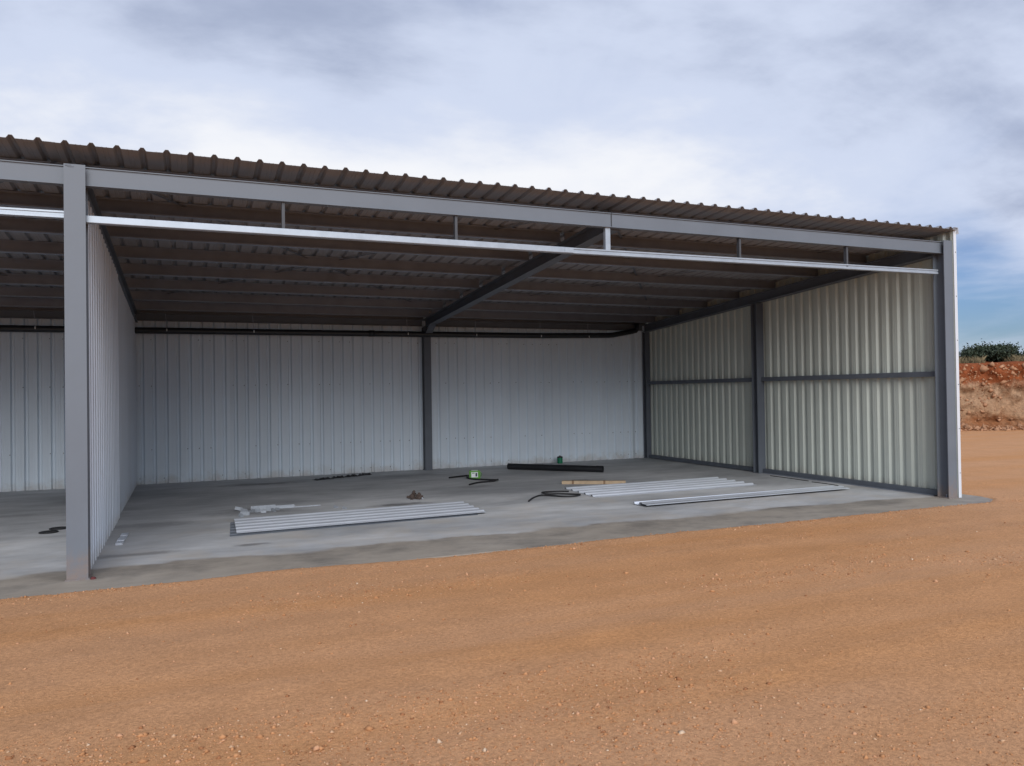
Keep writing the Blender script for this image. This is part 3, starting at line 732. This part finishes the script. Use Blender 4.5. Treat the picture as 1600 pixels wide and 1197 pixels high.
# ------------------------------------------------------------------ drain pipe along the back wall
pipe = thing('drain_pipe', 'black plastic drain pipe slung along the back wall below the roof', 'pipe', (0, 7.64, 2.78))
py = -0.0
MB().tube([(-10.8, py, -0.03), (0.14, py, -0.012), (5.1, py, 0.0), (8.05, py, 0.012), (9.75, py, 0.045), (9.85, py, 0.052), (10.35, py, 0.14), (10.46, py, 0.165), (10.49, py, 0.20), (10.49, py, 0.33)], 0.058, 16).build('pipe_run', 'black_pvc', pipe, True)
MB().tube([(4.3, py, -0.001), (4.42, py, 0.0)], 0.064, 16).build('coupling', 'black_pvc', pipe, True)
for x in (0.64, 2.13, 5.09, 6.56, 8.05, 9.22, -1.4, -2.9):
    zr = ztop(7.42) - 2.78
    h = MB().tube([(x, py, 0.06), (x - 0.03, -0.06, zr + 0.02)], 0.004, 5).build('hanger_rod', 'galv_purlin', pipe)
    MB().box(x - 0.008, x + 0.008, py - 0.066, py - 0.058, -0.022, 0.022).build('clip', 'clip_white', h)

# ------------------------------------------------------------------ things on the floor
def loose_sheet(label, corners, z, ribs, h=0.03, m='sheet_new', name='roofing_sheet', sag=0.0, group=None):
    """corners: near-left, near-right, far-left; ribs run left to right"""
    a, b, c = [Vector((p[0], p[1], 0)) for p in corners]
    L = (b - a); W = (c - a); wn = W.normalized()
    pitch = W.length / ribs
    pr = sheet_profile(W.length, pitch=pitch, first=pitch * 0.5, h=h, th=0.003, flutes=False, lap=0, base=pitch * 0.15, top=pitch * 0.085)
    n = len(pr); V = []; F = []; K = 10
    for i in range(K + 1):
        t = i / K
        zz = z + 0.004 + sag * math.sin(math.pi * t * 2.3)
        V += [Vector((0, 0, zz)) + L * t + wn * u + Vector((0, 0, v)) for u, v in pr]
    for i in range(K):
        F += [(i * n + k, i * n + (k + 1) % n, (i + 1) * n + (k + 1) % n, (i + 1) * n + k) for k in range(n)]
    F += [tuple(range(n))[::-1], tuple(range(K * n, K * n + n))]
    mb = MB(); mb.add(V, F)
    return tag(mb.build(name, m, None, loc=a), label, 'metal sheet', group)
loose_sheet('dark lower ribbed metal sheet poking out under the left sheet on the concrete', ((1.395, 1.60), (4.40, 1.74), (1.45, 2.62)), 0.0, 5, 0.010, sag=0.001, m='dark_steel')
loose_sheet('long ribbed white metal sheet lying left on the concrete floor', ((1.47, 1.66), (4.53, 1.78), (1.50, 2.76)), 0.021, 5, 0.014)
loose_sheet('ribbed white metal sheet with open rib ends beside the timber plank', ((6.50, 2.45), (9.52, 2.50), (6.58, 3.69)), 0.0, 5, 0.024)
def narrow_flashing():
    A = Vector((6.63, 1.27, 0)); B = Vector((10.29, 1.32, 0)); d = (B - A).normalized(); n = Vector((-d.y, d.x, 0))
    pts = [(0, 0.030), (0.006, 0.036), (0.10, 0.040), (0.13, 0.052), (0.17, 0.052), (0.20, 0.012), (0.29, 0.012), (0.30, 0.040), (0.335, 0.040), (0.335, 0.030)]
    pr = pts + [(u, v - 0.003) for u, v in pts[::-1]]
    tag(MB().ext(pr, (0, 0, 0), B - A, n, (0, 0, 1)).build('metal_flashing', 'sheet_new', None, loc=A), 'narrow folded metal flashing lying nearest the right wall', 'flashing')
narrow_flashing()
# thick black pipe
def floor_pipe():
    a = Vector((7.00, 7.02, 0)); b = Vector((8.36, 5.52, 0)); r = 0.062
    t = thing('black_pipe', 'thick black plastic pipe length lying on the floor near the back', 'pipe', a)
    d = (b - a).normalized(); s = d.cross(Vector((0, 0, 1)))
    n = 20; V = []; F = []
    for P, rr in ((Vector(), r), (b - a, r), (b - a, r - 0.007), (Vector(), r - 0.007)):
        V += [P + Vector((0, 0, r)) + (s * math.cos(2 * math.pi * k / n) + Vector((0, 0, 1)) * math.sin(2 * math.pi * k / n)) * rr for k in range(n)]
    for i in range(4):
        j = (i + 1) % 4
        F += [(i * n + k, i * n + (k + 1) % n, j * n + (k + 1) % n, j * n + k) for k in range(n)]
    mb = MB(); mb.add(V, F); mb.build('pipe_barrel', 'black_pvc', t)
    mb = MB()
    V = []; F = []
    e = b - a
    for P, rr in ((e - d * 0.13, r + 0.004), (e - d * 0.002, r + 0.004), (e - d * 0.002, r + 0.0005), (e - d * 0.13, r + 0.0005)):
        V += [P + Vector((0, 0, r)) + (s * math.cos(2 * math.pi * k / n) + Vector((0, 0, 1)) * math.sin(2 * math.pi * k / n)) * rr for k in range(n)]
    for i in range(4):
        j = (i + 1) % 4
        F += [(i * n + k, i * n + (k + 1) % n, j * n + (k + 1) % n, j * n + k) for k in range(n)]
    mb.add(V, F); mb.build('pipe_socket', 'black_pvc', t)
floor_pipe()
def plank():
    a = Vector((6.84, 4.24, 0)); b = Vector((7.78, 3.72, 0)); d = (b - a); L = d.length; ang = math.atan2(d.y, d.x)
    t = thing('timber_plank', 'pale timber plank with brown bands lying behind the right sheets', 'plank', a, ang)
    MB().box(0, L, -0.05, 0.05, 0, 0.052).build('board', 'timber', t)
    for u in (0.17, 0.70):
        MB().box(u, u + 0.035, -0.0515, 0.0515, 0.001, 0.0535).build('band', 'timber_dark', t)
plank()
def green_box():
    t = thing('green_carton', 'small green carton with white label beside a black hose', 'carton', (5.80, 5.72, 0), -0.30)
    mb = MB(); V = []; w, dpt, h = 0.10, 0.075, 0.155
    for z, k in ((0, 0.94), (0.012, 1), (h - 0.015, 1), (h, 0.93)):
        V += [(-w * k, -dpt * k, z), (w * k, -dpt * k, z), (w * k, dpt * k, z), (-w * k, dpt * k, z)]
    F = [(i * 4 + k, i * 4 + (k + 1) % 4, i * 4 + 4 + (k + 1) % 4, i * 4 + 4 + k) for i in range(3) for k in range(4)] + [(3, 2, 1, 0), (12, 13, 14, 15)]
    mb.add(V, F); mb.build('carton_body', 'green_box', t)
    l = MB().box(-0.065, 0.055, -dpt - 0.003, -dpt + 0.001, 0.035, 0.13).build('label_panel', 'label_white', t)
    MB().box(0.012, 0.042, -dpt - 0.005, -dpt - 0.0025, 0.05, 0.115).build('label_print', 'label_dark', l)
    MB().box(-0.05, -0.005, -dpt - 0.005, -dpt - 0.0025, 0.105, 0.118).build('label_print', 'green_box', l)
    MB().box(-0.06, 0.06, -0.045, 0.045, h - 0.001, h + 0.004).build('top_flap', 'label_white', t)
    MB().tube([(w, 0, 0.05), (w + 0.02, 0, 0.05), (w + 0.025, 0, 0.09), (w, 0, 0.12)], 0.006, 6).build('handle', 'green_box', t)
green_box()
def green_can():
    t = thing('green_canister', 'small green canister with black lid by the back wall', 'canister', (8.49, 7.66, 0))
    prof = [(0.0, 0.0), (0.055, 0.0), (0.06, 0.006), (0.06, 0.045), (0.056, 0.05), (0.06, 0.055), (0.06, 0.115), (0.055, 0.122), (0, 0.122)]
    def lathe(pf, n=18):
        V = [(r * math.cos(2 * math.pi * k / n), r * math.sin(2 * math.pi * k / n), z) for r, z in pf for k in range(n)]
        F = [(i * n + k, i * n + (k + 1) % n, (i + 1) * n + (k + 1) % n, (i + 1) * n + k) for i in range(len(pf) - 1) for k in range(n)]
        mb = MB(); mb.add(V, F); return mb
    lathe(prof).build('can_body', 'green_can', t)
    lathe([(0.0, 0.1225), (0.063, 0.1225), (0.063, 0.140), (0.05, 0.152), (0.02, 0.155), (0.018, 0.17), (0, 0.172)]).build('lid', 'black_pvc', t)
green_can()
def smooth_path(P, k=8):
    P = [Vector(p) for p in P]; out = []
    for i in range(len(P) - 1):
        p0 = P[max(i - 1, 0)]; p1 = P[i]; p2 = P[i + 1]; p3 = P[min(i + 2, len(P) - 1)]
        for j in range(k):
            t = j / k
            out.append(0.5 * ((2 * p1) + (p2 - p0) * t + (2 * p0 - 5 * p1 + 4 * p2 - p3) * t * t + (3 * p1 - p0 - 3 * p2 + p3) * t ** 3))
    return out + [P[-1]]
def hose(name, label, P, r):
    P = smooth_path(P); o = P[0].copy(); o.z = 0
    tag(MB().tube([p - o for p in P], r, 8).build(name, 'black_rubber', None, True, loc=o), label, 'hose')
hose('black_hose', 'bent piece of black hose zigzagging round the green carton', [(5.40, 6.00, .016), (5.65, 6.12, .016), (5.83, 6.16, .016), (5.70, 5.87, .016), (5.72, 5.56, .016), (5.85, 5.40, .016), (6.01, 5.20, .02), (6.02, 5.14, .03), (5.90, 5.08, .016), (5.62, 5.02, .016), (5.37, 4.80, .016)], 0.015)
hose('black_hose', 'looped black hose by the open ends of the right sheet', [(5.45, 2.50, .014), (5.66, 2.80, .014), (5.86, 2.98, .014), (6.00, 2.86, .014), (6.12, 2.70, .014), (6.28, 2.66, .014), (6.40, 2.74, .02), (6.33, 2.88, .014), (6.18, 3.02, .014), (5.99, 3.05, .02), (5.97, 3.17, .03), (6.13, 3.26, .02), (6.32, 3.26, .014), (6.44, 3.19, .014)], 0.012)
# folded metal strip at the partition foot
def strip_piece():
    t = thing('metal_strip', 'short notched metal strip lying at the foot of the left partition', 'metal strip', (0.285, 1.62, 0), -0.03)
    for k in range(4):
        z = 0.006 * (k % 2)
        MB().box(-0.035, 0.035, 0.16 * k, 0.16 * k + 0.145, z, z + 0.024).build('segment', 'sheet_new', t)
        if k: MB().box(-0.030, 0.030, 0.16 * k - 0.015, 0.16 * k, 0, 0.01).build('notch', 'galv_purlin', t)
strip_piece()
# two black lids on the left bay floor
for (x, y, lab) in ((-0.545, 2.88, 'nearer of two flat black discs on the left bay floor'), (-0.475, 3.13, 'farther of two flat black discs on the left bay floor')):
    n = 18
    V = [(r * math.cos(2 * math.pi * k / n), r * 0.9 * math.sin(2 * math.pi * k / n), z) for r, z in ((0.10, 0), (0.105, 0.006), (0.10, 0.014), (0.085, 0.010), (0.0005, 0.012)) for k in range(n)]
    F = [(i * n + k, i * n + (k + 1) % n, (i + 1) * n + (k + 1) % n, (i + 1) * n + k) for i in range(4) for k in range(n)] + [tuple(range(n))[::-1]]
    mb = MB(); mb.add(V, F)
    tag(mb.build('black_disc', 'black_rubber', None, True, loc=(x, y, 0)), lab, 'disc', 'black discs')
# red clip at the column foot
rc = MB().ext([(0, 0), (0.036, 0), (0.04, 0.008), (0.03, 0.017), (0.008, 0.020), (0, 0.010)], (0, 0, 0), (0, 0.03, 0), (1, 0, 0), (0, 0, 1))
tag(rc.build('plastic_clip', 'red_plastic', None, loc=(0.185, -0.02, 0)), 'small dark red plastic clip at the foot of the left column', 'clip')
# metal offcuts behind the left sheet
def offcut(x, y, L, W, H, a, lab, tilt=0.0):
    mb = MB().ext([(0, 0), (W, 0), (W, H), (W - 0.003, H), (W - 0.003, 0.003), (0.003, 0.003), (0.003, H * 0.7), (0, H * 0.7)], (-L / 2, -W / 2, 0), (L / 2, -W / 2, 0), (0, 1, 0), (0, 0, 1))
    o = tag(mb.build('metal_offcut', 'offcut', None, loc=(x, y, 0.0)), lab, 'offcut', 'metal offcuts behind the left sheet')
    o.rotation_euler = (0, -tilt, a); o.location.z = abs(math.sin(tilt)) * L / 2
offcut(1.93, 3.60, 0.33, 0.09, 0.05, 0.05, 'widest folded metal offcut in the scrap heap behind left sheet')
offcut(2.22, 3.62, 0.26, 0.07, 0.035, 0.02, 'second long metal offcut in the line behind the left sheet')
offcut(2.52, 3.60, 0.36, 0.02, 0.012, 0.04, 'thinnest and rightmost metal strip in the line behind left sheet')
heap = 'small folded metal offcut in the heap behind the left sheet'
random.seed(5)
for x, y in ((1.60, 3.62), (1.67, 3.48), (1.70, 3.70), (1.80, 3.50), (1.84, 3.38), (1.90, 3.30), (1.98, 3.42), (2.04, 3.34), (1.66, 3.18), (1.60, 3.02), (1.76, 3.42), (2.10, 3.46), (1.86, 3.62)):
    offcut(x, y, random.uniform(0.06, 0.12), random.uniform(0.02, 0.04), random.uniform(0.025, 0.05), random.uniform(0, 3.1), heap, random.choice((0, 0, 0.25)))
for x, y, lab in ((2.86, 3.26, 'pale metal nub alone beyond the left sheet, left of two'), (2.95, 3.10, 'pale metal nub alone beyond the left sheet, right of two')):
    offcut(x, y, 0.05, 0.04, 0.035, 0.8, lab)
# rags of black plastic along the back wall
def rag(x, y, L, W, a, lab):
    K, M = 9, 4; V = []; F = []
    for i in range(K):
        for j in range(M):
            u = (i / (K - 1) - .5) * L; v = (j / (M - 1) - .5) * W * (0.6 + 0.6 * random.random())
            V.append((u + random.uniform(-.01, .01), v, (0.004 if i in (0, K - 1) or j in (0, M - 1) else random.uniform(0.012, 0.045))))
    for i in range(K - 1):
        for j in range(M - 1):
            F.append((i * M + j, (i + 1) * M + j, (i + 1) * M + j + 1, i * M + j + 1))
    n = len(V)
    V += [(x_, y_, 0.0) for x_, y_, z_ in V]
    F += [tuple(q + n for q in f[::-1]) for f in F]
    ring = [i * M for i in range(K)] + [(K - 1) * M + j for j in range(1, M)] + [i * M + M - 1 for i in range(K - 2, -1, -1)] + [j for j in range(M - 2, 0, -1)]
    F += [(ring[k], ring[(k + 1) % len(ring)], ring[(k + 1) % len(ring)] + n, ring[k] + n) for k in range(len(ring))]
    mb = MB(); mb.add(V, F)
    o = tag(mb.build('plastic_scrap', 'black_rubber', None, loc=(x, y, 0)), lab, 'scrap', 'black plastic scraps by the back wall'); o.rotation_euler.z = a
rag(3.28, 7.05, 0.34, 0.16, 0.35, 'black plastic scrap farthest left of the row by the back wall')
rag(3.58, 7.18, 0.28, 0.13, 0.40, 'second black plastic scrap from left by the back wall')
rag(3.86, 7.30, 0.26, 0.16, 0.35, 'third black plastic scrap from left by the back wall')
rag(4.14, 7.42, 0.28, 0.12, 0.40, 'rightmost black plastic scrap of the row by the back wall')
# little heap of dirt and sweepings
def heap_pile():
    n = 260
    c = np.array([(0.0, 0.06, 0.10), (0.05, -0.04, 0.07), (-0.06, -0.02, 0.05), (0.02, -0.16, 0.03)])[rng.integers(0, 4, n)]
    r = np.abs(rng.normal(0, 0.45, n)); a = rng.uniform(0, 6.28, n)
    x = c[:, 0] + r * np.cos(a) * 0.085; y = c[:, 1] + r * np.sin(a) * 0.15
    z = np.clip(c[:, 2] * (1 - r / 0.9), 0, 1) * rng.uniform(0.3, 1, n)
    me = rocks_mesh('dirt_heap', np.stack([x, y, z + 0.008], -1), rng.uniform(0.010, 0.030, n), 'dirt_clod')
    me.transform(Matrix.Identity(4))
    t = thing('sweepings_heap', 'small brown heap of dirt sweepings behind the left sheet end', 'dirt heap', (4.12, 3.72, 0))
    link('clods', me, t)
    MB().box(0.02, 0.07, -0.20, -0.16, 0.0, 0.025).build('pale_chip', 'offcut', t)
heap_pile()
# thin dark rods by the right wall
for (p, q, lab) in (((10.62, 3.45), (10.60, 2.50), 'longer thin dark rod on the floor along right wall'), ((10.56, 2.38), (10.55, 1.80), 'shorter thin dark rod on the floor along right wall')):
    a = Vector((*p, 0.006)); b = Vector((*q, 0.006))
    tag(MB().tube([Vector((0, 0, 0)), (b - a) * .5 + Vector((0.02, 0, 0)), b - a], 0.006, 6).build('metal_rod', 'black_rubber', None, loc=a), lab, 'rod', 'rods by the right wall')

# ------------------------------------------------------------------ bush and dry growth on the bank
def leaf_mesh(P, D, size, m, name):
    n = len(P); a = rng.normal(size=(n, 3)); a /= np.linalg.norm(a, axis=1)[:, None]
    b = np.cross(a, rng.normal(size=(n, 3))); b /= np.linalg.norm(b, axis=1)[:, None]
    s = (size * rng.uniform(0.6, 1.3, n))[:, None]
    V = np.stack([P - a * s, P + b * s * 0.45, P + a * s, P - b * s * 0.45], 1).reshape(-1, 3)
    F = np.arange(4 * n).reshape(-1, 4)
    me = bpy.data.meshes.new(name); me.from_pydata(V.tolist(), [], F.tolist()); me.materials.append(MATS[m]); return me
def bush(s, off, wid, hgt, label, z0=2.36, leaves=22000):
    x, y = bank_pt(s, off)
    t = thing('bush', label, 'bush', (x, y, z0), math.atan2(BU[1], BU[0]))
    st = MB(); tips = []
    for k in range(26):
        a = rng.uniform(0, 6.28); rr = rng.uniform(0.15, 0.92)
        tx = math.cos(a) * rr * wid / 2; ty = math.sin(a) * rr * wid * 0.38
        tz = hgt * (1 - 0.75 * rr ** 2) * rng.uniform(0.72, 1.0)
        tips.append((tx, ty, tz)); st.tube([(tx * .1, ty * .1, -0.1), (tx * .45, ty * .45, tz * .5), (tx, ty, tz)], [0.03, 0.018, 0.006], 5)
    st.build('stems', 'bark', t)
    T = np.array(tips); i = rng.integers(0, len(T), leaves)
    P = T[i] * rng.uniform(0.55, 1.02, (leaves, 1)) + rng.normal(0, 1, (leaves, 3)) * np.array([0.13, 0.13, 0.075]) * wid / 2.6
    P[:, 2] = np.abs(P[:, 2])
    link('crown', leaf_mesh(P, None, 0.028 * wid / 2.2 + 0.008, 'leaf_dark', 'crown'), t)
bush(1.80, 2.4, 3.5, 0.78, 'dark green rounded bush on top of the red bank')
def dry_growth():
    n = 22000
    s = rng.uniform(-4, 9, n); off = rng.uniform(0.5, 2.6, n)
    cl = fbm(s * 1.3, off * 1.3, 3, 91); k = cl > -0.12
    s, off = s[k], off[k]; n = len(s)
    X, Y = bank_pt(s, off)
    h = rng.uniform(0.12, 0.42, n) * (0.6 + np.clip(cl[k] + 0.3, 0, 1)); lean = rng.normal(0, 0.35, (n, 2)) * h[:, None]
    wv = rng.normal(0, 1, (n, 2)); wv /= np.linalg.norm(wv, axis=1)[:, None]; w = 0.006
    z = np.full(n, 2.36)
    A = np.stack([X - wv[:, 0] * w, Y - wv[:, 1] * w, z], -1); B = np.stack([X + wv[:, 0] * w, Y + wv[:, 1] * w, z], -1)
    M = np.stack([X + lean[:, 0] * .4 + wv[:, 0] * w * .7, Y + lean[:, 1] * .4 + wv[:, 1] * w * .7, z + h * .6], -1)
    C = np.stack([X + lean[:, 0], Y + lean[:, 1], z + h], -1)
    V = np.stack([A, B, M, C], 1).reshape(-1, 3); F = np.arange(4 * n).reshape(-1, 4)
    me = bpy.data.meshes.new('dry_scrub'); me.from_pydata(V.tolist(), [], F.tolist()); me.materials.append(MATS['dry_grass'])
    tag(link('dry_scrub', me), 'dry brown scrub along the top edge of the red bank', 'scrub', kind='stuff')
dry_growth()
